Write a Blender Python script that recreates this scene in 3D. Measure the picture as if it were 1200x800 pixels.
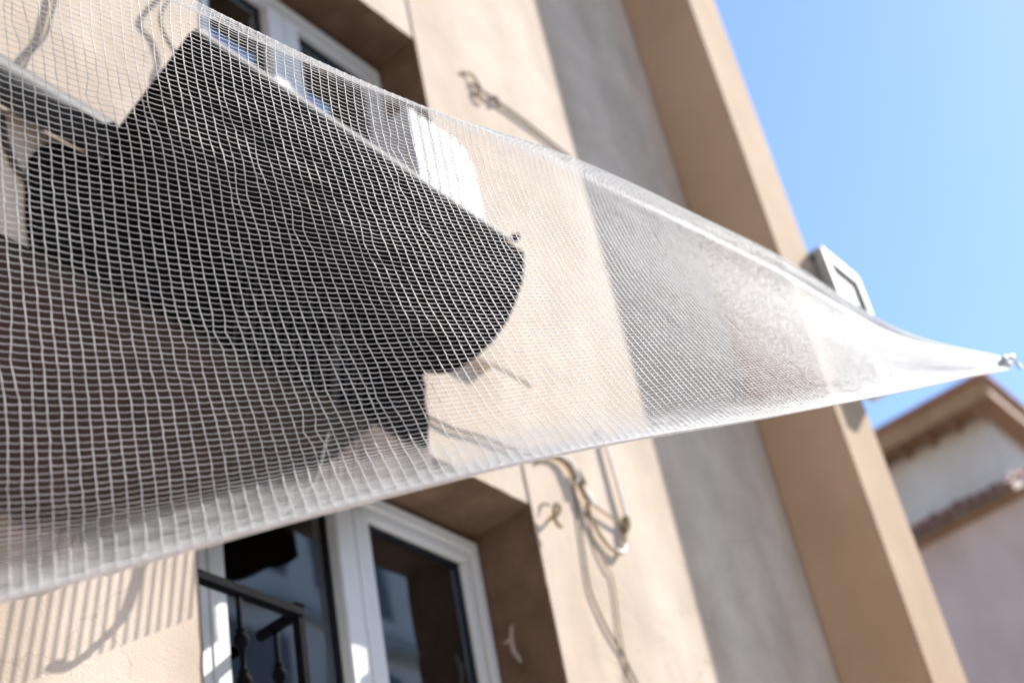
import bpy, bmesh, math, random
import numpy as np
from mathutils import Vector, Matrix

random.seed(7); rng = np.random.default_rng(11)
scene = bpy.context.scene
C = scene.collection
for o in list(bpy.data.objects): bpy.data.objects.remove(o)

# ---------------------------------------------------------------- camera
# world: X runs along the facade away from the photographer, -Y is the street side, Z is up, z = 0 is eye height
cam = bpy.data.cameras.new('camera'); cam_o = bpy.data.objects.new('camera', cam); C.objects.link(cam_o)
right = Vector((0.63384, -0.75510, -0.16755)); up = Vector((-0.38022, -0.49283, 0.78266)); fwd = Vector((0.67356, 0.43237, 0.59948))
m = Matrix((right, up, -fwd)).transposed().to_4x4(); m.translation = Vector((0, -3, 0))
cam_o.matrix_world = m
cam.sensor_width = 36; cam.lens = 56.0; cam.clip_start = 0.05; cam.clip_end = 2000
cam.dof.use_dof = True; cam.dof.focus_distance = 3.25; cam.dof.aperture_fstop = 2.4; cam.dof.aperture_blades = 0
scene.camera = cam_o

# ---------------------------------------------------------------- sky, sun, exposure
SUN = Vector((2.75, -1.0, 2.6)).normalized()
w = bpy.data.worlds.new('World'); scene.world = w; w.use_nodes = True
nt = w.node_tree; sky = nt.nodes.new('ShaderNodeTexSky'); sky.sky_type = 'NISHITA'; sky.sun_disc = False
sky.sun_elevation = math.asin(SUN.z); sky.sun_rotation = math.atan2(SUN.x, SUN.y)
sky.altitude = 100; sky.air_density = 1.0; sky.dust_density = 0.3; sky.ozone_density = 5.0
nt.links.new(sky.outputs[0], nt.nodes['Background'].inputs[0]); nt.nodes['Background'].inputs[1].default_value = 0.112
sl = bpy.data.lights.new('sun', 'SUN'); sl.energy = 4.5; sl.angle = math.radians(0.5); sl.color = (1, 0.955, 0.90)
so = bpy.data.objects.new('sun', sl); C.objects.link(so); so.location = (6, -6, 9)
so.rotation_euler = (-SUN).to_track_quat('-Z', 'Y').to_euler()
vs = scene.view_settings; vs.view_transform = 'Standard'; vs.look = 'None'; vs.gamma = 1; vs.use_curve_mapping = False; vs.exposure = 1.22

# ---------------------------------------------------------------- materials
def mat(name, col, rough=0.8, metal=0, spec=0.3, var=0.0, scale=6.0, bump=0.0, bscale=60.0, stretch=(1, 1, 1), col2=None, trans=0.0, stains=0.0, cracks=False):
    M = bpy.data.materials.new(name); M.use_nodes = True
    n = M.node_tree.nodes; l = M.node_tree.links; b = n['Principled BSDF']
    b.inputs['Roughness'].default_value = rough; b.inputs['Metallic'].default_value = metal
    b.inputs['Specular IOR Level'].default_value = spec
    b.inputs['Base Color'].default_value = (*col, 1)
    tc = n.new('ShaderNodeTexCoord'); mp = n.new('ShaderNodeMapping'); mp.inputs['Scale'].default_value = stretch
    l.new(tc.outputs['Object'], mp.inputs['Vector'])
    if var > 0 or col2:
        nz = n.new('ShaderNodeTexNoise'); nz.inputs['Scale'].default_value = scale; nz.inputs['Detail'].default_value = 8; nz.inputs['Roughness'].default_value = 0.62
        l.new(mp.outputs[0], nz.inputs['Vector'])
        r = n.new('ShaderNodeValToRGB'); r.color_ramp.elements[0].position = 0.3; r.color_ramp.elements[1].position = 0.7
        a = col2 or tuple(c * (1 - var) for c in col); z = col if col2 else tuple(min(1, c * (1 + var)) for c in col)
        r.color_ramp.elements[0].color = (*a, 1); r.color_ramp.elements[1].color = (*z, 1)
        l.new(nz.outputs['Fac'], r.inputs['Fac']); out = r.outputs['Color']
        if stains > 0:
            n2 = n.new('ShaderNodeTexNoise'); n2.inputs['Scale'].default_value = 1.7; n2.inputs['Detail'].default_value = 6
            mp2 = n.new('ShaderNodeMapping'); mp2.inputs['Scale'].default_value = (1.6, 1, 0.35); l.new(tc.outputs['Object'], mp2.inputs['Vector'])
            l.new(mp2.outputs[0], n2.inputs['Vector'])
            r2 = n.new('ShaderNodeValToRGB'); r2.color_ramp.elements[0].position = 0.38; r2.color_ramp.elements[1].position = 0.6
            g = 1 - stains; r2.color_ramp.elements[0].color = (g, g * 0.97, g * 0.93, 1); r2.color_ramp.elements[1].color = (1, 1, 1, 1)
            l.new(n2.outputs['Fac'], r2.inputs['Fac'])
            mx = n.new('ShaderNodeMix'); mx.data_type = 'RGBA'; mx.blend_type = 'MULTIPLY'; mx.inputs[0].default_value = 1
            l.new(out, mx.inputs[6]); l.new(r2.outputs['Color'], mx.inputs[7]); out = mx.outputs[2]
        if cracks:      # hairline cracks in the render
            wn = n.new('ShaderNodeTexNoise'); wn.inputs['Scale'].default_value = 5; wn.inputs['Detail'].default_value = 5; l.new(tc.outputs['Object'], wn.inputs['Vector'])
            av = n.new('ShaderNodeVectorMath'); av.operation = 'MULTIPLY_ADD'; av.inputs[1].default_value = (0.35, 0.35, 0.35); l.new(wn.outputs['Color'], av.inputs[0]); l.new(tc.outputs['Object'], av.inputs[2])
            vo = n.new('ShaderNodeTexVoronoi'); vo.feature = 'DISTANCE_TO_EDGE'; vo.inputs['Scale'].default_value = 1.1; l.new(av.outputs[0], vo.inputs['Vector'])
            r3 = n.new('ShaderNodeValToRGB'); r3.color_ramp.elements[0].position = 0.0015; r3.color_ramp.elements[1].position = 0.006
            r3.color_ramp.elements[0].color = (0.86, 0.84, 0.82, 1); r3.color_ramp.elements[1].color = (1, 1, 1, 1); l.new(vo.outputs['Distance'], r3.inputs['Fac'])
            m3 = n.new('ShaderNodeMix'); m3.data_type = 'RGBA'; m3.blend_type = 'MULTIPLY'; m3.inputs[0].default_value = 1
            l.new(out, m3.inputs[6]); l.new(r3.outputs['Color'], m3.inputs[7]); out = m3.outputs[2]
        l.new(out, b.inputs['Base Color'])
    if bump > 0:
        nb = n.new('ShaderNodeTexNoise'); nb.inputs['Scale'].default_value = bscale; nb.inputs['Detail'].default_value = 6
        l.new(mp.outputs[0], nb.inputs['Vector'])
        bp = n.new('ShaderNodeBump'); bp.inputs['Strength'].default_value = bump; bp.inputs['Distance'].default_value = 0.01
        l.new(nb.outputs['Fac'], bp.inputs['Height']); l.new(bp.outputs[0], b.inputs['Normal'])
    if trans > 0:
        t = n.new('ShaderNodeBsdfTranslucent'); t.inputs['Color'].default_value = (*col, 1)
        mx = n.new('ShaderNodeMixShader'); mx.inputs[0].default_value = trans
        l.new(b.outputs[0], mx.inputs[1]); l.new(t.outputs[0], mx.inputs[2]); l.new(mx.outputs[0], n['Material Output'].inputs['Surface'])
    return M

M = {}
M['plaster'] = mat('sand_plaster', (0.70, 0.58, 0.46), 0.92, spec=0.1, var=0.12, scale=3.0, bump=0.22, bscale=110, stains=0.14, cracks=True)
M['plaster_band'] = mat('sand_plaster_band', (0.66, 0.535, 0.42), 0.92, spec=0.1, var=0.10, scale=3.5, bump=0.25, bscale=90, stains=0.12)
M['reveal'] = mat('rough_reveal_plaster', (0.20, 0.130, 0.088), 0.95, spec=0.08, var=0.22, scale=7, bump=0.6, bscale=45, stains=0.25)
M['pier'] = mat('pier_plaster', (0.54, 0.395, 0.27), 0.9, spec=0.1, var=0.07, scale=2.0, bump=0.2, bscale=90, stains=0.08)
M['white_frame'] = mat('white_frame_paint', (0.78, 0.77, 0.74), 0.42, spec=0.4, var=0.03, scale=12, bump=0.03, bscale=30)
M['gasket'] = mat('black_gasket', (0.012, 0.012, 0.012), 0.6)
M['iron'] = mat('black_iron_paint', (0.007, 0.007, 0.009), 0.8, spec=0.03, var=0.3, scale=30, bump=0.1, bscale=70)
M['black'] = mat('black_canopy_paint', (0.008, 0.007, 0.007), 0.9, spec=0.0, var=0.3, scale=9, bump=0.2, bscale=40)
M['brown'] = mat('dark_brown_board', (0.035, 0.023, 0.016), 0.85, spec=0.15, var=0.3, scale=5, bump=0.3, bscale=50)
M['shade_brown'] = mat('dark_brown_shade', (0.066, 0.036, 0.022), 0.8, spec=0.15, var=0.25, scale=6, bump=0.15, bscale=120)  # brown that carries the shade below the canopy
M['sky_blocker'] = mat('ochre_block_plaster', (0.20, 0.135, 0.085), 0.92, var=0.12, scale=1.5, bump=0.2, bscale=40)  # for the added block out of view that cuts the skylight
M['opposite'] = mat('grey_render_opposite', (0.78, 0.78, 0.78), 0.9, var=0.05, scale=0.8)
M['shutter_grey'] = mat('grey_shutter', (0.20, 0.22, 0.24), 0.7)
M['pale_trim'] = mat('pale_metal_trim', (0.40, 0.38, 0.35), 0.7, metal=0.0, spec=0.2, var=0.1, scale=14)
M['net'] = mat('white_net_cord', (0.84, 0.85, 0.855), 0.55, spec=0.25, trans=0.45)
M['rope'] = mat('white_hem_rope', (0.72, 0.66, 0.62), 0.7, spec=0.2, var=0.15, scale=60, trans=0.15)
M['steel'] = mat('zinc_steel', (0.62, 0.64, 0.64), 0.32, metal=0.9, var=0.1, scale=30)
M['dark_steel'] = mat('dark_steel_tube', (0.045, 0.045, 0.048), 0.6, metal=0.0, spec=0.08, var=0.3, scale=14, bump=0.1, bscale=50)
M['cord_white'] = mat('white_cable_sheath', (0.74, 0.72, 0.67), 0.6, spec=0.3, var=0.12, scale=30)
M['mortar'] = mat('old_mortar', (0.42, 0.37, 0.31), 0.95, var=0.2, scale=40)
M['shadow_grey'] = mat('grey_shadow_tone', (0.22, 0.21, 0.20), 0.7, var=0.2, scale=30)  # grey of a shadow line, put on a thin tube
M['cord_tan'] = mat('tan_taped_cable', (0.34, 0.25, 0.14), 0.75, var=0.25, scale=30)
M['cord_dark'] = mat('dark_cable', (0.05, 0.042, 0.035), 0.7, var=0.2, scale=30)
M['white_plastic'] = mat('white_cover', (0.46, 0.49, 0.53), 0.5, spec=0.3, var=0.03, scale=8)
M['curtain'] = mat('cream_curtain', (0.50, 0.44, 0.34), 0.9, var=0.08, scale=10)
M['sheer'] = mat('reflection_sheer', (0.62, 0.66, 0.72), 0.9, var=0.06, scale=10, trans=0.3)  # pale tone that stands for a reflection in the left pane
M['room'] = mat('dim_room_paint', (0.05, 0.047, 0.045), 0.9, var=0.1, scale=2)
M['metal_white'] = mat('white_sheet_metal', (0.42, 0.455, 0.44), 0.55, spec=0.4, var=0.05, scale=5)
M['panel_grey'] = mat('pale_green_panel', (0.42, 0.46, 0.435), 0.6, spec=0.3, var=0.05, scale=5)
M['olive'] = mat('olive_seal', (0.16, 0.15, 0.09), 0.7)
M['pink'] = mat('pink_grey_render', (0.56, 0.405, 0.35), 0.9, var=0.08, scale=0.7, bump=0.15, bscale=20, stains=0.1)
M['grey_render'] = mat('pale_grey_render', (0.60, 0.51, 0.45), 0.9, var=0.06, scale=0.9, stains=0.08)
M['eave_wood'] = mat('brown_eave_boards', (0.27, 0.155, 0.085), 0.8, var=0.3, scale=3, stretch=(6, 0.6, 6))
M['eave_fascia'] = mat('brown_fascia_board', (0.33, 0.18, 0.09), 0.75, var=0.2, scale=3)
M['tile'] = mat('red_roof_tile', (0.27, 0.115, 0.085), 0.85, var=0.3, scale=4)
M['roof'] = mat('roof_tile_far', (0.33, 0.17, 0.12), 0.85, var=0.25, scale=4)
M['asphalt'] = mat('asphalt', (0.30, 0.295, 0.285), 0.95, var=0.2, scale=3, bump=0.4, bscale=80)
M['paving'] = mat('paving_concrete', (0.54, 0.53, 0.51), 0.92, var=0.15, scale=2.5, bump=0.3, bscale=60)
M['kerb'] = mat('kerb_granite', (0.30, 0.29, 0.28), 0.85, var=0.15, scale=20)

def glass_mat():
    G = bpy.data.materials.new('window_glass'); G.use_nodes = True
    n = G.node_tree.nodes; l = G.node_tree.links; n.remove(n['Principled BSDF'])
    fr = n.new('ShaderNodeFresnel'); fr.inputs[0].default_value = 1.55
    mul = n.new('ShaderNodeMath'); mul.operation = 'MULTIPLY'; mul.inputs[1].default_value = 2.8; mul.use_clamp = True; l.new(fr.outputs[0], mul.inputs[0])
    tr = n.new('ShaderNodeBsdfTransparent'); tr.inputs[0].default_value = (0.78, 0.84, 0.86, 1)
    gl = n.new('ShaderNodeBsdfGlossy'); gl.inputs['Roughness'].default_value = 0.015; gl.inputs['Color'].default_value = (0.8, 0.9, 1, 1)
    nz = n.new('ShaderNodeTexNoise'); nz.inputs['Scale'].default_value = 1.6; tc = n.new('ShaderNodeTexCoord'); l.new(tc.outputs['Object'], nz.inputs['Vector'])
    bp = n.new('ShaderNodeBump'); bp.inputs['Strength'].default_value = 0.05; bp.inputs['Distance'].default_value = 0.05
    l.new(nz.outputs['Fac'], bp.inputs['Height']); l.new(bp.outputs[0], gl.inputs['Normal'])
    mx = n.new('ShaderNodeMixShader'); l.new(mul.outputs[0], mx.inputs[0]); l.new(tr.outputs[0], mx.inputs[1]); l.new(gl.outputs[0], mx.inputs[2])
    l.new(mx.outputs[0], n['Material Output'].inputs['Surface']); return G
M['glass'] = glass_mat()

# ---------------------------------------------------------------- mesh helpers
def link(name, verts, faces, m, parent=None, smooth=False):
    me = bpy.data.meshes.new(name); me.from_pydata([tuple(v) for v in verts], [], faces); me.update()
    o = bpy.data.objects.new(name, me); C.objects.link(o); me.materials.append(M[m])
    if smooth: me.polygons.foreach_set('use_smooth', [True] * len(me.polygons))
    if parent: o.parent = parent
    return o
def tag(o, label, cat, group=None):
    o['label'] = label; o['category'] = cat
    if group: o['group'] = group
    return o
def struct(o): o['kind'] = 'structure'; return o
def empty(name, loc, label, cat, group=None):
    o = bpy.data.objects.new(name, None); C.objects.link(o); o.location = loc; o.empty_display_size = 0.1
    return tag(o, label, cat, group)
def to_child(o, root):      # geometry is modelled in world space: keep it there below a placed root
    o.parent = root; o.matrix_parent_inverse = Matrix.Translation(-root.location); return o
def box(name, x0, x1, y0, y1, z0, z1, m, bevel=0.0, seg=2):
    bm = bmesh.new(); bmesh.ops.create_cube(bm, size=1)
    for v in bm.verts: v.co = ((x0 + x1) / 2 + v.co.x * (x1 - x0), (y0 + y1) / 2 + v.co.y * (y1 - y0), (z0 + z1) / 2 + v.co.z * (z1 - z0))
    if bevel > 0: bmesh.ops.bevel(bm, geom=bm.edges[:], offset=bevel, segments=seg, affect='EDGES', clamp_overlap=True)
    me = bpy.data.meshes.new(name); bm.to_mesh(me); bm.free(); me.materials.append(M[m])
    o = bpy.data.objects.new(name, me); C.objects.link(o); return o
def tube(name, pts, r, m, sides=8, cap=True, smooth=True):
    pts = [Vector(p) for p in pts]; n = len(pts); rs = r if isinstance(r, (list, tuple)) else [r] * n
    vs_, fs = [], []; prev = None
    for i, p in enumerate(pts):
        t = (pts[min(i + 1, n - 1)] - pts[max(i - 1, 0)]).normalized()
        a = prev - t * prev.dot(t) if prev else t.cross(Vector((0.13, 0.31, 1)) if abs(t.z) < 0.9 else Vector((1, 0.2, 0)))
        a.normalize(); prev = a; b = t.cross(a)
        for k in range(sides):
            q = 2 * math.pi * k / sides; vs_.append(p + (a * math.cos(q) + b * math.sin(q)) * rs[i])
    for i in range(n - 1):
        for k in range(sides):
            k2 = (k + 1) % sides; fs.append((i * sides + k, i * sides + k2, (i + 1) * sides + k2, (i + 1) * sides + k))
    if cap: fs.append(tuple(range(sides - 1, -1, -1))); fs.append(tuple((n - 1) * sides + k for k in range(sides)))
    return link(name, vs_, fs, m, smooth=smooth)
def spline(pts, n=8):
    P = [Vector(p) for p in pts]; out = []
    for i in range(len(P) - 1):
        p0, p1, p2, p3 = P[max(i - 1, 0)], P[i], P[i + 1], P[min(i + 2, len(P) - 1)]
        for k in range(n):
            t = k / n; out.append(0.5 * ((2 * p1) + (p2 - p0) * t + (2 * p0 - 5 * p1 + 4 * p2 - p3) * t * t + (3 * p1 - p0 - 3 * p2 + p3) * t ** 3))
    out.append(P[-1]); return out
def lathe(name, base, prof, m, sides=12):      # prof: (radius, height) up Z
    vs_, fs = [], []
    for r, h in prof:
        for k in range(sides):
            q = 2 * math.pi * k / sides; vs_.append((base[0] + r * math.cos(q), base[1] + r * math.sin(q), base[2] + h))
    for i in range(len(prof) - 1):
        for k in range(sides):
            k2 = (k + 1) % sides; fs.append((i * sides + k, i * sides + k2, (i + 1) * sides + k2, (i + 1) * sides + k))
    fs.append(tuple(range(sides - 1, -1, -1))); fs.append(tuple((len(prof) - 1) * sides + k for k in range(sides)))
    return link(name, vs_, fs, m, smooth=True)
def prism(name, prof, xa, xb, m):              # profile of (y, z) swept along X; xa / xb may depend on y
    n = len(prof); vs_ = [(xa(y) if callable(xa) else xa, y, z) for y, z in prof] + [(xb(y) if callable(xb) else xb, y, z) for y, z in prof]
    fs = [tuple(range(n)), tuple(range(2 * n - 1, n - 1, -1))] + [(i, i + n, (i + 1) % n + n, (i + 1) % n) for i in range(n)]
    o = link(name, vs_, fs, m); bm = bmesh.new(); bm.from_mesh(o.data); bmesh.ops.recalc_face_normals(bm, faces=bm.faces); bm.to_mesh(o.data); bm.free(); return o

GROUND = -1.6
# ---------------------------------------------------------------- the ground
struct(box('street', -120, 160, -160, -3.6, GROUND - 0.5, GROUND - 0.12, 'asphalt'))
struct(box('ground', -120, 160, 0.5, 160, GROUND - 0.6, GROUND - 0.13, 'asphalt'))
pv = struct(box('pavement', -60, 60, -3.42, 0.5, GROUND - 0.5, GROUND, 'paving'))
struct(box('kerb', -60, 60, -3.598, -3.424, GROUND - 0.5, GROUND + 0.004, 'kerb', 0.015))

# ---------------------------------------------------------------- the building
bld = empty('apartment_house', (4, 0, GROUND), 'sand plastered house front with white double windows and a projecting corner pier', 'building')
def part(o): return to_child(o, bld)
WX0, WX1, WZ1, TH = -6.0, 7.405, 13.0, 0.42
OPEN = [(2.775, 4.548, 0.55, 3.27), (2.95, 4.375, 3.93, 5.89), (2.72, 4.40, 6.7, 8.5)]   # door openings x0 x1 z0 z1
xs = sorted({WX0, WX1, 5.6} | {a for o in OPEN for a in o[:2]}); zs = sorted({GROUND, WZ1} | {a for o in OPEN for a in o[2:]})
V, F, FR, idx = [], [], [], {}
def vid(p):
    if p not in idx: idx[p] = len(V); V.append(p)
    return idx[p]
for i in range(len(xs) - 1):
    for j in range(len(zs) - 1):
        x0, x1, z0, z1 = xs[i], xs[i + 1], zs[j], zs[j + 1]
        if any(o[0] <= x0 and x1 <= o[1] and o[2] <= z0 and z1 <= o[3] for o in OPEN): continue
        F.append([vid((x0, 0, z0)), vid((x1, 0, z0)), vid((x1, 0, z1)), vid((x0, 0, z1))])
F.append([vid((WX1, 0, GROUND)), vid((WX1, 6, GROUND)), vid((WX1, 6, WZ1)), vid((WX1, 0, WZ1))])
F.append([vid((WX0, 6, GROUND)), vid((WX0, 0, GROUND)), vid((WX0, 0, WZ1)), vid((WX0, 6, WZ1))])
F.append([vid((WX0, 0, WZ1)), vid((WX1, 0, WZ1)), vid((WX1, 6, WZ1)), vid((WX0, 6, WZ1))])
wall = part(link('wall', V, F, 'plaster'))
def rough_edge(a, b, n, amp):      # a hand-trowelled arris: slightly wavering polyline
    return [(a + (b - a) * k / n, (0 if k in (0, n) else random.uniform(-amp, amp))) for k in range(n + 1)]
for (x0, x1, z0, z1) in OPEN:      # plastered reveals: left, right, head and sill, their arrises a little uneven
    n = 46
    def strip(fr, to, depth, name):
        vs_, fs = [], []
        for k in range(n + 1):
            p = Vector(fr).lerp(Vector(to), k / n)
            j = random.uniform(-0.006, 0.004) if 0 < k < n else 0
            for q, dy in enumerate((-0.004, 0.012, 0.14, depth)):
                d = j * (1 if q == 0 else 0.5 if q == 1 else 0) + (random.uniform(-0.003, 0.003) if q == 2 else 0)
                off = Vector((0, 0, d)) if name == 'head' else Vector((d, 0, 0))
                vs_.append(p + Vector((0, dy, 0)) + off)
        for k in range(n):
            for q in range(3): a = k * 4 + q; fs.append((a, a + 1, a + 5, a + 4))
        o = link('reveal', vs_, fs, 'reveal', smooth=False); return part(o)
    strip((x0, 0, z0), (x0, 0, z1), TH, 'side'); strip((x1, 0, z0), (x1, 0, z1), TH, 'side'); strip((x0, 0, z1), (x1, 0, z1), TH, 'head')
    part(box('sill', x0 - 0.05, x1 + 0.05, -0.05, TH, z0 - 0.06, z0 + 0.004, 'plaster_band', 0.006))
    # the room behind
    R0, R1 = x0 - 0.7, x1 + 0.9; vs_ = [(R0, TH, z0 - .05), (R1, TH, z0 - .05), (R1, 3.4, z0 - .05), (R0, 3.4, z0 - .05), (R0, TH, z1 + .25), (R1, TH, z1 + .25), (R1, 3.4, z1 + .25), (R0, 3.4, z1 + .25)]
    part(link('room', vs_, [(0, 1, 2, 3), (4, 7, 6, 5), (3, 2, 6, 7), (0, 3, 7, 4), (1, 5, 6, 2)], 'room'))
# unseen block added behind the photographer to keep skylight off the pier side
part(box('sky_blocker', WX0 - 0.2, -3.2, -9.0, -0.002, GROUND, WZ1 - 0.05, 'sky_blocker', 0.02))
# the pier that closes the front on the right
part(box('pier', 6.935, 7.41, -0.455, -0.0005, GROUND, WZ1 - 0.02, 'pier', 0.012))
# plaster surround on the right of the openings
part(box('window_surround', 4.5505, 4.80, -0.006, -0.0005, 0.55, 3.55, 'plaster_band', 0.002, 1))
part(box('window_surround', 4.3775, 4.76, -0.006, -0.0005, 3.95, 9.0, 'plaster_band', 0.002, 1))

def window(x0, x1, z0, z1, mL, m1, m2, m3, yF, sl_w):
    """white double-leaf window: left stile to mL, meeting stiles m1..m3, right stile; frame face at yF"""
    top = z1 - 0.03; hd = 0.105; yB = yF + 0.085
    fr = part(box('window', x0 + 0.004, x1 - 0.004, yF, yB, top - hd * 0.55, top, 'white_frame', 0.006))
    fr['label'] = 'white painted double-leaf window'
    def sub(o): o.parent = fr; return o
    sub(box('head_rail', x0 + 0.05, x1 - 0.05, yF + 0.014, yB - 0.005, top - hd, top - hd * 0.55 - 0.0015, 'white_frame', 0.008))
    sub(box('frame_stile', x1 - 0.05, x1 - 0.003, yF - 0.003, yB, z0 + 0.01, top - 0.002, 'white_frame', 0.008))
    sub(box('leaf_stile', m3 + 0.0, x1 - 0.062, yF + 0.012, yB - 0.01, z0 + 0.06, top - hd + 0.004, 'white_frame', 0.012) if False else box('leaf_stile', x1 - 0.098, x1 - 0.0525, yF + 0.014, yB - 0.01, z0 + 0.06, top - hd - 0.002, 'white_frame', 0.010))
    nrib = 5; wdt = (mL - x0 - 0.004) / nrib
    for k in range(nrib):
        sub(box('frame_stile', x0 + 0.004 + k * wdt, x0 + 0.0025 + (k + 1) * wdt, yF - 0.004 + 0.003 * (k % 2), yB - 0.004, z0 + 0.012, top - hd - 0.002, 'white_frame', 0.004, 1))
    sub(box('meeting_stile', m1, m2 - 0.003, yF - 0.010, yB - 0.03, z0 + 0.06, top - hd - 0.002, 'white_frame', 0.005))
    sub(box('meeting_stile', m2 + 0.003, m3, yF - 0.006, yB - 0.03, z0 + 0.06, top - hd - 0.002, 'white_frame', 0.005))
    sub(box('bottom_rail', mL + 0.002, x1 - 0.10, yF + 0.012, yB - 0.012, z0 + 0.012, z0 + 0.058, 'white_frame', 0.006))
    yg = yF + 0.05
    for a, b in ((mL, m1), (m3, x1 - 0.098)):
        p = sub(box('pane', a - 0.006, b + 0.006, yg, yg + 0.006, z0 + 0.03, top - hd + 0.01, 'glass'))
        g = 0.012
        sub(box('gasket', a + 0.001, b - 0.001, yg - 0.012, yg - 0.001, top - hd - g - 0.004, top - hd - 0.004, 'gasket'))
        sub(box('gasket', b - g - 0.001, b - 0.001, yg - 0.012, yg - 0.001, z0 + 0.07, top - hd - g - 0.006, 'gasket'))
    return fr
window(2.775, 4.548, 0.55, 3.27, 3.155, 3.705, 3.80, 3.89, 0.285, 0)
window(2.95, 4.375, 3.93, 5.89, 3.24, 3.60, 3.70, 3.80, 0.24, 0)
window(2.72, 4.40, 6.7, 8.5, 3.1, 3.60, 3.70, 3.80, 0.26, 0)

def curtain(x0, x1, y, z0, z1, label, m='curtain'):
    n = 60; vs_, fs = [], []
    for k in range(n + 1):
        x = x0 + (x1 - x0) * k / n; d = 0.03 * math.sin(k * 1.05) + 0.012 * math.sin(k * 2.3 + 1)
        vs_ += [(x, y + d * 1.3, z0), (x, y + d, z1)]
    for k in range(n): a = 2 * k; fs.append((a, a + 2, a + 3, a + 1))
    o = link('curtain', vs_, fs, m, smooth=True)
    s = o.modifiers.new('s', 'SOLIDIFY'); s.thickness = 0.004
    return tag(o, label, 'curtain')
curtain(3.02, 3.62, 0.66, 0.56, 3.3, 'pale grey sheer curtain added behind the left pane of the lower window in place of its pale reflection', 'sheer')  # added to lighten the pane like a pale blue reflection
curtain(4.35, 4.72, 0.62, 0.56, 3.3, 'cream curtain hanging behind the right pane of the lower window')

# black moulded canopy over the lower window
prof = [(-0.001, 3.90), (-0.575, 3.90), (-0.597, 3.865), (-0.585, 3.80), (-0.56, 3.735), (-0.51, 3.668), (-0.455, 3.612), (-0.38, 3.572), (-0.30, 3.553), (-0.21, 3.55), (-0.15, 3.563), (-0.10, 3.588), (-0.055, 3.622), (-0.001, 3.628)]
can = part(prism('canopy', prof, lambda y: 2.457 + 0.2 * y, 3.955, 'black')); can['label'] = 'black moulded canopy slab over the lower window'
def csub(o): o.parent = can; return o
csub(box('edge_trim', 2.36, 3.90, -0.585, -0.545, 3.902, 3.93, 'pale_trim', 0.006))
csub(box('end_knob', 3.93, 3.965, -0.60, -0.56, 3.93, 3.965, 'iron', 0.012))
csub(box('end_knob', 2.42, 2.45, -0.30, -0.25, 3.905, 3.935, 'iron', 0.01))
# dark board on the wall under the canopy, its ends rounded
bp = [(3.955, 3.625), (3.965, 3.58), (3.945, 3.50), (3.948, 3.42), (3.93, 3.34), (3.92, 3.282), (2.18, 3.282), (2.16, 3.40), (2.155, 3.55), (2.165, 3.66), (2.20, 3.73), (2.27, 3.785), (2.40, 3.80), (2.46, 3.80), (2.46, 3.625)]
n = len(bp); vs_ = [(x, -0.03, z) for x, z in bp] + [(x, -0.001, z) for x, z in bp]
bo = part(link('fascia_board', vs_, [tuple(range(n))] + [(i, (i + 1) % n, (i + 1) % n + n, i + n) for i in range(n)], 'black'))
bo['label'] = 'black board with rounded ends under the canopy'

# dark brown sheet standing in for the shade under the board, hem rising to the right
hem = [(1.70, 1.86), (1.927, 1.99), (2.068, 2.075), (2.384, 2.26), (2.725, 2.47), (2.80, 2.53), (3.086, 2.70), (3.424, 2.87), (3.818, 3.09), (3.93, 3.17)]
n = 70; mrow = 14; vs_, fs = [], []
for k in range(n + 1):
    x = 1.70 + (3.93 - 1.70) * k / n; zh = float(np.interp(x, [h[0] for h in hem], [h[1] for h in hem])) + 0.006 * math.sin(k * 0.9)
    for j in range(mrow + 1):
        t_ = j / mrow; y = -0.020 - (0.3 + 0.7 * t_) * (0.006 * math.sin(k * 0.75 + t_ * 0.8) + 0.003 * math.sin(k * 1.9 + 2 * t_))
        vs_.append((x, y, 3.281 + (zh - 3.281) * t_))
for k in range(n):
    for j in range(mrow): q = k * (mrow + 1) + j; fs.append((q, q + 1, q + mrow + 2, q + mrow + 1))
tp = link('shade_sheet', vs_, fs, 'shade_brown', smooth=True); s = tp.modifiers.new('s', 'SOLIDIFY'); s.thickness = 0.003
tag(tp, 'dark brown sheet with a slanting hem standing in for the shade below the black canopy', 'shade_sheet')

# ---------------------------------------------------------------- railing in the lower window
rl = empty('window_railing', (2.8, 0.12, 0.55), 'black iron railing with turned balusters across the lower window', 'railing')
def rsub(o): return to_child(o, rl)
HZ = 2.455
rsub(box('handrail', 2.778, 3.295, 0.085, 0.118, HZ - 0.020, HZ + 0.018, 'iron', 0.005))
rsub(box('return_rail', 3.264, 3.293, 0.12, 0.283, HZ - 0.019, HZ + 0.013, 'iron', 0.004))
rsub(box('corner_post', 3.262, 3.294, 0.086, 0.117, 0.56, HZ - 0.0215, 'iron', 0.004))
rsub(box('post_cap', 3.256, 3.300, 0.082, 0.121, HZ + 0.0185, HZ + 0.028, 'iron', 0.003))
bal = [(0.010, 0), (0.010, 0.12), (0.017, 0.135), (0.011, 0.15)]
def bal_prof(h):
    p = [(0.0095, 0.0)]; z = 0.06
    while z < h - 0.10:
        p += [(0.0095, z), (0.014, z + 0.006), (0.023, z + 0.022), (0.025, z + 0.034), (0.021, z + 0.046), (0.012, z + 0.058), (0.019, z + 0.064), (0.012, z + 0.071), (0.0095, z + 0.078)]
        z += 0.136
    p += [(0.0095, h)]; return p
for (x, y) in ((3.025, 0.10), (3.279, 0.205)):
    rsub(lathe('baluster', (x, y, 0.56), bal_prof(HZ - 0.0205 - 0.56), 'iron', 12))
rsub(box('lower_rail', 2.778, 3.259, 0.088, 0.114, 0.66, 0.69, 'iron', 0.003))

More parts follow.
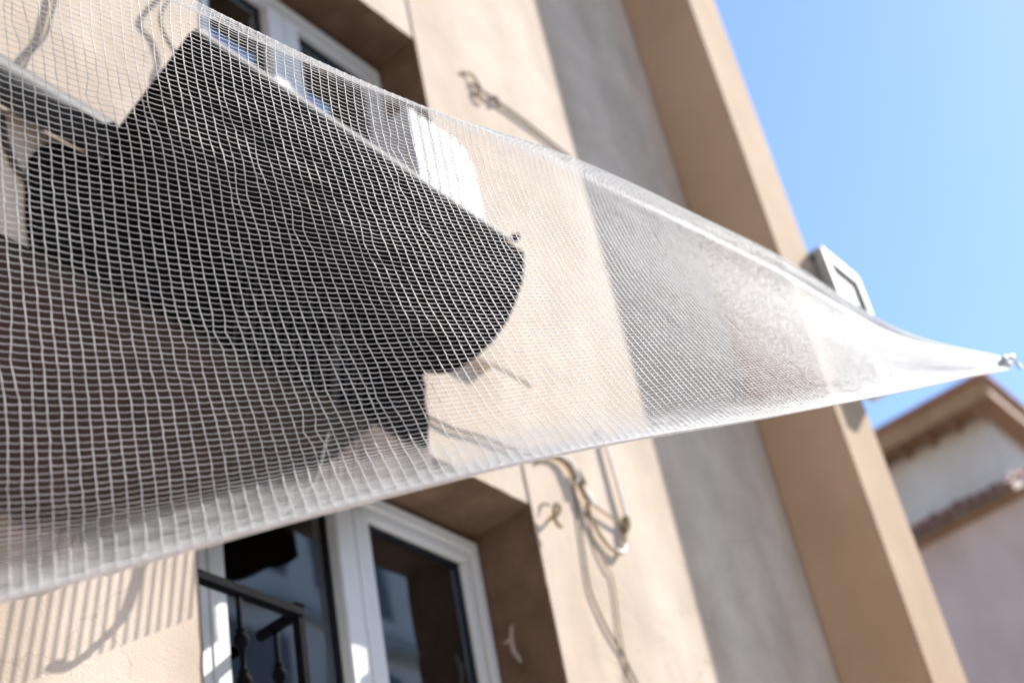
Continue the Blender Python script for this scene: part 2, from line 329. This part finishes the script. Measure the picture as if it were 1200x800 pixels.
# ---------------------------------------------------------------- things fixed to the wall
t = empty('awning_tube', (2.2, -0.09, 3.86), 'dark shiny steel tube running along the wall to the black canopy', 'pipe')
to_child(tube('tube', [(0.6, -0.08, 3.845), (2.40, -0.08, 3.845)], 0.068, 'dark_steel', 24), t)
for x in (1.55, 2.02, 2.22): to_child(box('bracket', x, x + 0.12, -0.06, -0.001, 3.93, 3.965, 'dark_steel', 0.008), t)

cv = empty('ribbed_cover', (4.28, -0.01, 4.2), 'white ribbed cover with rounded side beside the upper window above the black canopy', 'cover')
for i in range(9):
    x = 3.98 + 0.068 * i; q = max(0, (i - 4) / 4.0); y0 = -0.17 + 0.13 * q * q
    to_child(box('rib', x, x + 0.063, y0, -0.012, 4.2 + 0.02 * q, 5.03 - 0.14 * q ** 2, 'white_plastic', 0.012, 3), cv)
to_child(box('back_plate', 3.98, 4.58, -0.030, -0.0105, 4.22, 4.86, 'white_plastic', 0.004), cv)

rod = empty('wall_rod', (5.1, -0.012, 5.88), 'thin dark rod with a knotted end fixed to the bare upper wall', 'rod')
to_child(tube('rod', spline([(4.78, -0.016, 5.86), (4.95, -0.016, 5.87), (5.2, -0.014, 5.885), (5.62, -0.012, 5.87)]), 0.008, 'cord_dark', 8), rod)
to_child(tube('knot', spline([(4.72, -0.012, 5.90), (4.80, -0.020, 5.93), (4.85, -0.024, 5.84), (4.80, -0.020, 5.80), (4.87, -0.016, 5.78)]), 0.008, 'cord_tan', 8), rod)
to_child(tube('bracket', [(4.98, -0.001, 5.91), (4.98, -0.020, 5.89), (4.98, -0.020, 5.84)], 0.010, 'cord_dark', 8), rod)

cb = empty('cable_bundle', (5.0, -0.017, 3.25), 'looped white and tan cables hanging on the wall beside the lower window', 'cable')
def cs(o): return to_child(o, cb)
cs(tube('white_cable', spline([(5.22, -0.014, 3.92), (5.225, -0.017, 3.80), (5.235, -0.019, 3.64), (5.24, -0.019, 3.50), (5.245, -0.017, 3.435)]), 0.0092, 'cord_white', 10))
cs(tube('cable_end', spline([(5.245, -0.017, 3.445), (5.23, -0.017, 3.405), (5.215, -0.017, 3.38), (5.19, -0.014, 3.30)]), [0.022] + [0.021] * 8 + [0.017] * 8 + [0.008] * 8, 'cord_tan', 10))
cs(tube('tan_cable', spline([(4.66, -0.011, 3.52), (4.74, -0.017, 3.575), (4.84, -0.019, 3.585), (4.89, -0.022, 3.54), (4.925, -0.022, 3.49), (4.955, -0.019, 3.44)]), 0.0115, 'cord_tan', 10))
cs(tube('white_wrap', spline([(4.80, -0.025, 3.60), (4.87, -0.033, 3.585), (4.90, -0.036, 3.52), (4.88, -0.028, 3.49)]), 0.0081, 'cord_white', 8))
cs(tube('tape', spline([(4.905, -0.028, 3.56), (4.925, -0.030, 3.53), (4.945, -0.028, 3.50)]), 0.0178, 'cord_tan', 10))
cs(tube('white_wrap', spline([(4.945, -0.025, 3.47), (4.965, -0.028, 3.44), (4.985, -0.025, 3.42)]), 0.0126, 'cord_white', 8))
cs(tube('strap', spline([(4.97, -0.022, 3.43), (5.07, -0.019, 3.415), (5.20, -0.019, 3.40)]), 0.0058, 'cord_tan', 8))
cs(tube('loop', spline([(4.955, -0.022, 3.44), (4.96, -0.017, 3.36), (5.0, -0.015, 3.29), (5.06, -0.015, 3.24), (5.13, -0.017, 3.235), (5.17, -0.017, 3.28), (5.19, -0.017, 3.34)]), 0.0078, 'cord_tan', 8))
cs(tube('white_wrap', spline([(5.09, -0.019, 3.235), (5.14, -0.022, 3.243), (5.175, -0.019, 3.29)]), 0.0104, 'cord_white', 8))
cs(tube('thin_wire', spline([(4.90, -0.008, 3.55), (4.885, -0.008, 3.35), (4.86, -0.008, 3.15), (4.845, -0.008, 2.98), (4.90, -0.008, 2.83), (4.99, -0.008, 2.70), (5.06, -0.008, 2.5), (5.08, -0.008, 2.1)]), 0.0040, 'cord_dark', 6))
cs(tube('thin_wire', spline([(4.95, -0.008, 3.42), (4.955, -0.008, 3.26), (5.0, -0.008, 3.13), (5.03, -0.008, 3.10), (5.02, -0.008, 2.98), (4.99, -0.008, 2.8), (4.97, -0.008, 2.4), (4.96, -0.008, 2.0)]), 0.0035, 'cord_tan', 6))

cs(tube('thin_wire', spline([(3.96, -0.010, 3.45), (4.12, -0.012, 3.455), (4.3, -0.012, 3.49), (4.45, -0.012, 3.505), (4.66, -0.012, 3.53)]), 0.0058, 'cord_dark', 8))
tag(tube('hanging_wire', spline([(2.80, -0.02, 4.95), (2.72, -0.03, 4.75), (2.745, -0.02, 4.66), (2.80, -0.03, 4.58), (2.86, -0.06, 4.50), (2.88, -0.02, 4.0), (2.88, -0.02, 3.92)]), 0.0064, 'cord_dark', 8), 'twisted dark wire running down the wall to the top of the black canopy', 'wire')
tag(tube('wall_shadow_line', spline([(2.28, -0.012, 4.62), (2.25, -0.012, 4.42), (2.22, -0.012, 4.26), (2.16, -0.012, 4.12), (2.13, -0.012, 4.0), (2.13, -0.012, 3.95)]), 0.0064, 'shadow_grey', 8), 'grey strand standing in for a shadow line on the wall above the dark steel tube', 'wire')  # thin tube drawn where a grey shadow crosses the wall
tag(tube('wall_strap', spline([(2.06, -0.012, 3.78), (2.075, -0.012, 3.68), (2.11, -0.012, 3.60), (2.155, -0.012, 3.56)]), 0.0112, 'cord_dark', 8), 'short dark strap between the steel tube and the black board', 'strap')
hk = empty('wall_hook', (4.66, -0.02, 3.2), 'small brass hook screwed into the plaster next to the lower window', 'hook')
to_child(tube('shank', [(4.665, -0.001, 3.245), (4.665, -0.045, 3.245)], 0.008, 'cord_tan', 8), hk)
to_child(tube('curl', spline([(4.665, -0.045, 3.245), (4.68, -0.05, 3.27), (4.665, -0.055, 3.29), (4.64, -0.05, 3.26), (4.645, -0.045, 3.20), (4.67, -0.05, 3.185)]), 0.0085, 'cord_tan', 8), hk)
to_child(tube('thread', spline([(4.60, -0.006, 3.27), (4.63, -0.01, 3.30), (4.65, -0.03, 3.29)]), 0.004, 'cord_dark', 6), hk)

# lump of white mortar stuck on the reveal
bm = bmesh.new()
for (y, z, a, l) in ((0.20, 2.79, 0.25, 0.05), (0.205, 2.74, -0.1, 0.06), (0.19, 2.69, -0.35, 0.045), (0.225, 2.77, 1.4, 0.03)):
    mtx = Matrix.Translation((4.545, y, z)) @ Matrix.Rotation(a, 4, 'X') @ Matrix.Diagonal((0.005, l * 0.2, l * 0.8, 1))
    bmesh.ops.create_icosphere(bm, subdivisions=2, radius=1, matrix=mtx)
me = bpy.data.meshes.new('mortar_splash'); bm.to_mesh(me); bm.free(); me.materials.append(M['mortar'])
o = bpy.data.objects.new('mortar_splash', me); C.objects.link(o); part(o)

# white framed enclosure beyond the pier
ob = empty('balcony_enclosure', (7.7, -0.3, 4.6), 'white metal framed enclosure with pale panel beside the top of the corner pier', 'enclosure')
to_child(box('panel', 7.44, 7.84, -0.52, 0.3, 5.12, 5.84, 'panel_grey', 0.004), ob)
for a_, b_ in ((7.412, 7.46), (7.82, 7.87)): to_child(box('frame_post', a_, b_, -0.545, -0.485, 5.10, 5.87, 'metal_white', 0.006), ob)
to_child(box('frame_rail', 7.462, 7.818, -0.545, -0.485, 5.81, 5.87, 'metal_white', 0.006), ob)
to_child(box('frame_rail', 7.462, 7.818, -0.545, -0.485, 5.10, 5.16, 'metal_white', 0.006), ob)
to_child(box('seal', 7.795, 7.817, -0.535, -0.521, 5.163, 5.808, 'olive'), ob)
to_child(box('seal', 7.463, 7.794, -0.535, -0.521, 5.785, 5.808, 'olive'), ob)
to_child(box('bracket', 7.414, 7.52, -0.60, -0.458, 4.80, 5.098, 'metal_white', 0.006), ob)  # block added to cast the shadow wedge on the pier front
to_child(box('roof_sheet', 7.412, 7.87, -0.54, 0.3, 5.872, 5.89, 'metal_white', 0.003), ob)

# ---------------------------------------------------------------- the far building on the right
K = 30 / 13
def far(y, z): return ((y + 3) * K - 3, z * K)
fb = empty('far_building', (34, 9, GROUND), 'pinkish rendered building with brown boarded eaves behind the corner pier', 'building')
def fs_(o): return to_child(o, fb)
yc, zt = far(0.43, 7.47); _, zw = far(0, 6.90); ytl, _ = far(0.40, 0)
yl, _ = far(0.36, 0); _, zp = far(0, 6.68)
fs_(box('wall', 30.0, 46, yl, 40, GROUND - 0.1, zp, 'pink'))
fs_(box('attic_wall', 30.05, 46, yc, 40, zp + 0.10, zt + 0.35, 'grey_render', 0.02))
# tiled ledge along the attic
led = fs_(box('ledge', 29.72, 30.6, yl - 0.3, 40, zp + 0.002, zp + 0.09, 'eave_wood', 0.02))
tm = None; y = yl - 0.3; k = 0
while y < yl + 7:
    vs_, fcs = [], []; nseg = 6
    for q in range(nseg + 1):
        a = math.pi * q / nseg; c_, s_ = math.cos(a), math.sin(a)
        vs_ += [(29.42, 0.15 * c_, 0.12 * s_), (30.1, 0.12 * c_, 0.50 + 0.10 * s_)]
    for q in range(nseg): a = 2 * q; fcs.append((a, a + 2, a + 3, a + 1))
    if tm is None:
        to_ = link('ledge_tile', vs_, fcs, 'tile', smooth=True); tm = to_.data
        s = to_.modifiers.new('s', 'SOLIDIFY'); s.thickness = 0.03
    else:
        to_ = bpy.data.objects.new('ledge_tile', tm); C.objects.link(to_); s = to_.modifiers.new('s', 'SOLIDIFY'); s.thickness = 0.03
    to_.location = (random.uniform(-0.04, 0.04), y, zp + 0.06 + random.uniform(-0.02, 0.02)); to_.parent = led
    y += 0.29; k += 1
# eaves: boarded soffit, fascia, roof
ye, ze = far(0.24, 7.83)
zs0 = zt + 0.18
sof = fs_(box('soffit', 29.25, 46, ye, 40, zs0 + 0.17, zs0 + 0.25, 'eave_wood'))
for i in range(14):
    o = box('rafter', 29.3, 30.04, 0, 0.14, zs0 + 0.02, zs0 + 0.168, 'eave_wood', 0.01) if i == 0 else None
    if i == 0: r0 = o; dat = o.data
    else: o = bpy.data.objects.new('rafter', dat); C.objects.link(o)
    o.location = (0, ye + 0.35 + i * 0.62, 0); o.parent = sof
fs_(box('fascia', 29.18, 29.248, ye - 0.07, 40, zs0 + 0.02, zs0 + 0.45, 'eave_fascia', 0.01))
fs_(box('fascia', 29.25, 46, ye - 0.07, ye - 0.002, zs0 + 0.02, zs0 + 0.45, 'eave_fascia', 0.01))
fs_(box('roof', 29.05, 46.2, ye - 0.18, 40, zs0 + 0.452, zs0 + 0.56, 'roof', 0.02))

# ---------------------------------------------------------------- house across the street (seen in the window panes)
hs = empty('opposite_house', (22, -14, GROUND), 'grey blue house across the street mirrored in the lower window panes', 'building')
to_child(box('wall', 13, 31, -24, -14, GROUND - 0.11, 17.2, 'opposite'), hs)
for r in range(5):
    for c in range(6):
        x = 14.2 + c * 2.9; z = 2.0 + r * 3.15
        wn = to_child(box('window', x, x + 1.3, -14.02, -13.97, z, z + 1.9, 'shutter_grey'), hs)
        o = box('shutter', x - 0.75, x - 0.02, -13.996, -13.93, z, z + 1.9, 'shutter_grey'); o.parent = wn
    to_child(box('string_course', 12.9, 31.1, -13.996, -13.75, 4.35 + r * 3.15, 4.6 + r * 3.15, 'metal_white'), hs)
to_child(box('cornice', 12.6, 31.4, -24.2, -13.4, 17.202, 17.7, 'metal_white', 0.05), hs)

# ---------------------------------------------------------------- hanging cords added below the canopy so that their shadows stripe the wall
fg = empty('shadow_cords', (3.0, -0.205, 3.55), 'thin dark cords added under the black canopy behind the net to cast stripes on the wall', 'shadow_caster')
for i in range(17):
    d = 0.205; x = 2.11 + 0.039 * i; X = x + SUN.x / -SUN.y * d; zl = 2.38 + (X - 2.69) * 0.62
    to_child(tube('cord', [(X, -d, zl), (X + 0.16 * (3.0 - zl) + random.uniform(-.004, .004), -d, 3.0), (X + 0.16 * (3.56 - zl), -d, 3.556)], 0.0028, 'cord_dark', 6), fg)
d2 = 0.20; q = lambda x, z: (x + SUN.x / -SUN.y * d2, -d2 - 0.012, z + SUN.z / -SUN.y * d2)
o = tube('shadow_cable', spline([q(2.75, 3.0), q(2.66, 2.55), q(2.58, 2.32), q(2.53, 2.19), q(2.45, 2.09), q(2.36, 2.00), q(2.30, 1.985)]), 0.009, 'cord_dark', 8)  # hidden cable added so its curved shadow lands on the wall
tag(o, 'thick dark cable added under the canopy to throw a curved shadow on the wall', 'cable')

# ---------------------------------------------------------------- the net
NET = [
  [(0.854,-1.415,0.967),(0.877,-1.371,0.999),(0.905,-1.315,1.048),(0.938,-1.247,1.119),(0.967,-1.181,1.215),(0.965,-1.162,1.327),(0.941,-1.170,1.490),(0.904,-1.194,1.681),(0.854,-1.231,1.907),(0.808,-1.268,2.117),(0.767,-1.298,2.314),(0.741,-1.311,2.473),(0.730,-1.308,2.588),(0.738,-1.275,2.697),(0.756,-1.240,2.728),(0.773,-1.205,2.758)],
  [(1.109,-1.496,1.075),(1.140,-1.454,1.110),(1.176,-1.404,1.160),(1.219,-1.342,1.231),(1.258,-1.283,1.324),(1.260,-1.269,1.425),(1.240,-1.278,1.569),(1.208,-1.302,1.735),(1.167,-1.337,1.930),(1.129,-1.371,2.109),(1.098,-1.399,2.274),(1.080,-1.414,2.406),(1.075,-1.414,2.500),(1.089,-1.391,2.587),(1.111,-1.360,2.614),(1.134,-1.328,2.641)],
  [(1.433,-1.689,1.207),(1.479,-1.646,1.250),(1.524,-1.601,1.303),(1.578,-1.546,1.375),(1.626,-1.490,1.466),(1.630,-1.467,1.560),(1.609,-1.456,1.689),(1.576,-1.456,1.836),(1.535,-1.464,2.006),(1.500,-1.476,2.160),(1.474,-1.487,2.300),(1.463,-1.493,2.412),(1.465,-1.491,2.492),(1.486,-1.471,2.565),(1.513,-1.444,2.591),(1.540,-1.417,2.616)],
  [(1.912,-1.859,1.419),(1.965,-1.826,1.463),(2.011,-1.793,1.509),(2.063,-1.753,1.572),(2.108,-1.709,1.651),(2.110,-1.679,1.731),(2.085,-1.650,1.840),(2.049,-1.626,1.963),(2.007,-1.607,2.102),(1.974,-1.598,2.227),(1.953,-1.593,2.339),(1.948,-1.591,2.427),(1.955,-1.586,2.490),(1.980,-1.570,2.548),(2.011,-1.554,2.578),(2.042,-1.538,2.606)],
  [(2.582,-1.922,1.740),(2.626,-1.901,1.774),(2.661,-1.881,1.809),(2.698,-1.855,1.856),(2.729,-1.824,1.916),(2.727,-1.794,1.983),(2.703,-1.757,2.076),(2.668,-1.723,2.179),(2.629,-1.693,2.294),(2.601,-1.674,2.397),(2.585,-1.663,2.489),(2.585,-1.657,2.561),(2.596,-1.652,2.611),(2.624,-1.639,2.659),(2.658,-1.636,2.694),(2.691,-1.633,2.729)],
  [(3.597,-1.859,2.292),(3.622,-1.849,2.312),(3.643,-1.837,2.335),(3.664,-1.821,2.365),(3.680,-1.799,2.405),(3.672,-1.773,2.452),(3.646,-1.739,2.518),(3.613,-1.705,2.591),(3.578,-1.674,2.672),(3.554,-1.654,2.743),(3.541,-1.641,2.805),(3.541,-1.635,2.853),(3.550,-1.632,2.886),(3.573,-1.625,2.917),(3.612,-1.629,2.951),(3.652,-1.634,2.985)],
  [(4.586,-1.781,2.843),(4.597,-1.777,2.851),(4.607,-1.771,2.861),(4.617,-1.762,2.876),(4.624,-1.749,2.894),(4.619,-1.732,2.916),(4.605,-1.708,2.945),(4.588,-1.684,2.978),(4.571,-1.660,3.013),(4.560,-1.644,3.044),(4.555,-1.633,3.071),(4.558,-1.627,3.091),(4.564,-1.624,3.105),(4.578,-1.621,3.119),(4.608,-1.626,3.140),(4.637,-1.631,3.161)],
  [(5.309,-1.763,3.225),(5.311,-1.763,3.227),(5.313,-1.762,3.229),(5.316,-1.761,3.232),(5.319,-1.760,3.236),(5.320,-1.759,3.241),(5.321,-1.758,3.247),(5.321,-1.757,3.254),(5.321,-1.756,3.262),(5.322,-1.756,3.269),(5.323,-1.755,3.275),(5.325,-1.755,3.280),(5.328,-1.755,3.283),(5.332,-1.755,3.287),(5.347,-1.756,3.295),(5.363,-1.758,3.304)],
]

G = np.array(NET)                                        # columns x rows x 3
def catmull(P, u):                                       # P: n x ..., u in [0, n-1]
    n = len(P); i = np.clip(np.floor(u).astype(int), 0, n - 2); t = (u - i).reshape(-1, *([1] * (P.ndim - 1)))
    p1, p2 = P[i], P[i + 1]; p0 = np.where((i > 0).reshape(t.shape), P[np.maximum(i - 1, 0)], 2 * p1 - p2); p3 = np.where((i < n - 2).reshape(t.shape), P[np.minimum(i + 2, n - 1)], 2 * p2 - p1)
    return 0.5 * (2 * p1 + (p2 - p0) * t + (2 * p0 - 5 * p1 + 4 * p2 - p3) * t ** 2 + (3 * p1 - p0 - 3 * p2 + p3) * t ** 3)
def by_length(P, w):                                     # parameters along axis 0 that give equal steps, measured on curve w
    s = np.concatenate([[0], np.cumsum(np.linalg.norm(np.diff(w, axis=0), axis=1))]); return s
fine = catmull(G, np.linspace(0, len(G) - 1, 400))       # 400 x rows x 3
s = by_length(fine, fine[:, 8]); NV = int(s[-1] / 0.0212)
ui = np.interp(np.linspace(0, s[-1], NV), s, np.arange(400)); cols_ = catmull(fine, ui)
tr = np.swapaxes(cols_, 0, 1); fr_ = catmull(tr, np.linspace(0, tr.shape[0] - 1, 500)); fr_ = np.swapaxes(fr_, 0, 1)   # NV x 500 x 3
L0 = np.linalg.norm(np.diff(fr_, axis=1), axis=2).sum(1); NH = int(L0[20] / 0.0126)
S = np.zeros((NV, NH, 3))
for a in range(NV):
    sa = np.concatenate([[0], np.cumsum(np.linalg.norm(np.diff(fr_[a], axis=0), axis=1))])
    q = np.interp(np.linspace(0, 1, NH) * sa[-1], sa, np.arange(500))
    for c in range(3): S[a, :, c] = np.interp(q, np.arange(500), fr_[a, :, c])
def smooth_noise(shape, cx, cy, seed):
    r = np.random.default_rng(seed); g = r.standard_normal((cx + 3, cy + 3))
    x = np.linspace(0, cx, shape[0]); y = np.linspace(0, cy, shape[1]); a = catmull(g, x); return catmull(a.T.copy(), y).T
amp = np.clip(L0 / L0[20], 0.03, 1)[:, None]
ex = np.gradient(S, axis=0); ey = np.gradient(S, axis=1)
ex /= np.linalg.norm(ex, axis=2, keepdims=True) + 1e-9; ey /= np.linalg.norm(ey, axis=2, keepdims=True) + 1e-9
nn = np.cross(ex, ey); nn /= np.linalg.norm(nn, axis=2, keepdims=True) + 1e-9
edge = np.ones(NH); edge[:30] = np.linspace(0.05, 1, 30)
sh = (NV, NH); calm = np.interp(np.linspace(0, 1, NV), [0, 0.4, 0.6, 1], [1, 1, 0.15, 0.05])[:, None]     # drawn taut towards the tie
out_n = 0.006 * smooth_noise(sh, 8, 5, 1) + (0.3 + 0.7 * calm) * 0.0016 * smooth_noise(sh, 26, 14, 2) + calm * 0.0005 * smooth_noise(sh, 80, 40, 3)
in_x = 0.005 * smooth_noise(sh, 10, 6, 4) + calm * 0.0009 * smooth_noise(sh, 45, 26, 5) + calm * 0.0006 * np.random.default_rng(6).standard_normal(sh)
in_y = 0.003 * smooth_noise(sh, 14, 8, 7) + calm * 0.001 * smooth_noise(sh, 45, 26, 8) + calm * 0.0005 * np.random.default_rng(9).standard_normal(sh)
uu = np.linspace(0, 1, NV)[:, None]; vv = np.linspace(0, 1, NH)[None]     # folds that run together towards the tie
out_n = out_n + 0.004 * np.clip((uu - 0.45) / 0.45, 0, 1) ** 1.5 * np.sin(2 * np.pi * (5.5 * vv + 0.25 * np.sin(6 * uu)) + 1.1) * (1 + 0.5 * smooth_noise(sh, 10, 8, 17))
S = S + amp[:, :, None] * edge[None, :, None] * (nn * out_n[..., None] + ex * in_x[..., None] + ey * in_y[..., None])
tr_ = np.random.default_rng(21)
for _ in range(50):                                      # small snags where meshes are pulled together
    a, b = tr_.integers(4, int(NV * 0.5)), tr_.integers(6, NH - 6); da, db = tr_.integers(1, 3), tr_.integers(2, 7)
    for k in range(-db, db + 1):
        if 0 <= b + k < NH:
            f = 0.42 * (1 - abs(k) / (db + 1)); mid = S[a, b + k].copy()
            for j in range(1, da + 1):
                if a + j < NV: S[a + j, b + k] += (mid - S[a + j, b + k]) * f * (1 - (j - 1) / da)
def cords(P, Q, r):                                      # square tubes from P to Q (n x 3 each)
    d = Q - P; ln = np.linalg.norm(d, axis=1, keepdims=True); t = d / np.maximum(ln, 1e-7)
    a = np.cross(t, np.array([0.31, 0.52, 0.79])); a /= np.linalg.norm(a, axis=1, keepdims=True) + 1e-9; b = np.cross(t, a)
    v = np.stack([P + a * r, P + b * r, P - a * r, P - b * r, Q + a * r, Q + b * r, Q - a * r, Q - b * r], 1).reshape(-1, 3)
    n = len(P); base = (np.arange(n) * 8)[:, None, None]
    f = np.array([[0, 1, 5, 4], [1, 2, 6, 5], [2, 3, 7, 6], [3, 0, 4, 7]])[None] + base
    return v, f.reshape(-1, 4)
selv = np.ones(NH); k_ = int(NH * 0.30); selv[:k_] = np.linspace(1.5, 1.0, k_)      # the net is knotted closer and thicker at its border
rad = np.interp(np.linspace(0, 1, NV), [0, 0.45, 0.75, 1], [1, 1, 1.4, 1.6])             # the cord swells where the mesh is drawn together
Vs, Fs, off = [], [], 0
def put(P, Q, r):
    global off
    v, f = cords(P.reshape(-1, 3), Q.reshape(-1, 3), r); Vs.append(v); Fs.append(f + off); off += len(v)
# upright cords bow a little between knots
mid = 0.5 * (S[:, :-1] + S[:, 1:])
jr = np.random.default_rng(31)
put(S[:, :-1], S[:, 1:], (np.repeat(0.00088 * rad, NH - 1) * jr.uniform(0.75, 1.25, NV * (NH - 1)))[:, None])
mh = 0.5 * (S[:-1] + S[1:]); mh[..., 2] -= (0.0012 * rad[:-1])[:, None]
rh = (0.00060 * (rad[:-1, None] * selv[None]).ravel() * jr.uniform(0.7, 1.3, (NV - 1) * NH))[:, None]; put(S[:-1], mh, rh); put(mh, S[1:], rh)
V_, F_ = np.concatenate(Vs), np.concatenate(Fs)
kn = S.reshape(-1, 3); kr = (np.repeat(rad, NH) * (0.0010 + 0.0005 * np.random.default_rng(5).random(len(kn))))[:, None]
kd = np.array([[1, 0, 0], [-1, 0, 0], [0, 1, 0], [0, -1, 0], [0, 0, 1], [0, 0, -1]], float)
kv = (kn[:, None] + kd[None] * kr[:, None]).reshape(-1, 3)
kf = (np.array([[0, 2, 4], [2, 1, 4], [1, 3, 4], [3, 0, 4], [2, 0, 5], [1, 2, 5], [3, 1, 5], [0, 3, 5]])[None] + (np.arange(len(kn)) * 6)[:, None, None]).reshape(-1, 3) + len(V_)
me = bpy.data.meshes.new('mesh_cords'); nq, ntr = len(F_), len(kf)
me.vertices.add(len(V_) + len(kv)); me.vertices.foreach_set('co', np.concatenate([V_, kv]).ravel().astype(np.float32))
me.loops.add(nq * 4 + ntr * 3); me.loops.foreach_set('vertex_index', np.concatenate([F_.ravel(), kf.ravel()]).astype(np.int32))
me.polygons.add(nq + ntr); me.polygons.foreach_set('loop_start', np.concatenate([np.arange(nq) * 4, nq * 4 + np.arange(ntr) * 3]).astype(np.int32))
me.update(calc_edges=True); me.validate(); me.materials.append(M['net'])
me.polygons.foreach_set('use_smooth', [True] * len(me.polygons))
net = empty('safety_net', tuple(S[int(NV * 0.5), 0]), 'fine white mesh net stretched over the street and gathered to a point', 'net')
mo = bpy.data.objects.new('mesh_cords', me); C.objects.link(mo); mo['kind'] = 'stuff'; to_child(mo, net)
to_child(tube('hem_rope', [tuple(p) for p in S[::2, 0]] + [tuple(S[-1, 0])], 0.0032, 'rope', 8), net)
to_child(tube('back_rope', [tuple(p) for p in S[::2, -1]] + [tuple(S[-1, -1])], 0.0016, 'net', 8), net)
# gathered end: binding, hook and tie wire up to a post outside the picture
tip = Vector(S[-1, NH // 3]); e = Vector((0.06, -0.035, 0.012))
to_child(tube('binding', [tip - e * 1.0, tip - e * 0.2, tip + e * 0.25], [0.02, 0.020, 0.012], 'net', 12), net)
wire = empty('tie_wire', tuple(tip), 'steel hook and tie wire holding the gathered corner of the net', 'wire')
hp = tip + e * 0.2
to_child(tube('hook', spline([hp + Vector((-0.035, 0, 0.018)), hp + Vector((0.0, 0, 0.03)), hp + Vector((0.03, -0.01, 0.034)), hp + Vector((0.046, -0.015, 0.016)), hp + Vector((0.05, -0.02, -0.01))]), 0.007, 'steel', 10), wire)
to_child(tube('clamp', [hp + Vector((-0.05, 0.0, 0.004)), hp + Vector((-0.028, 0, 0.014))], 0.013, 'steel', 10), wire)
to_child(tube('clamp', [hp + Vector((0.012, -0.004, 0.036)), hp + Vector((0.034, -0.012, 0.04))], 0.011, 'steel', 10), wire)
pz = Vector((6.2, -2.9, 3.35))
to_child(tube('wire', [hp + Vector((0.045, -0.015, 0.03)), pz], 0.0012, 'steel', 6), wire)
ps = empty('net_post', (6.2, -2.95, GROUND), 'grey steel post carrying the tie wire of the net', 'post')
to_child(tube('post', [(6.2, -2.95, GROUND), (6.2, -2.95, 3.6)], 0.045, 'steel', 16), ps)
to_child(box('base_plate', 6.1, 6.3, -3.05, -2.85, GROUND, GROUND + 0.012, 'steel', 0.003), ps)
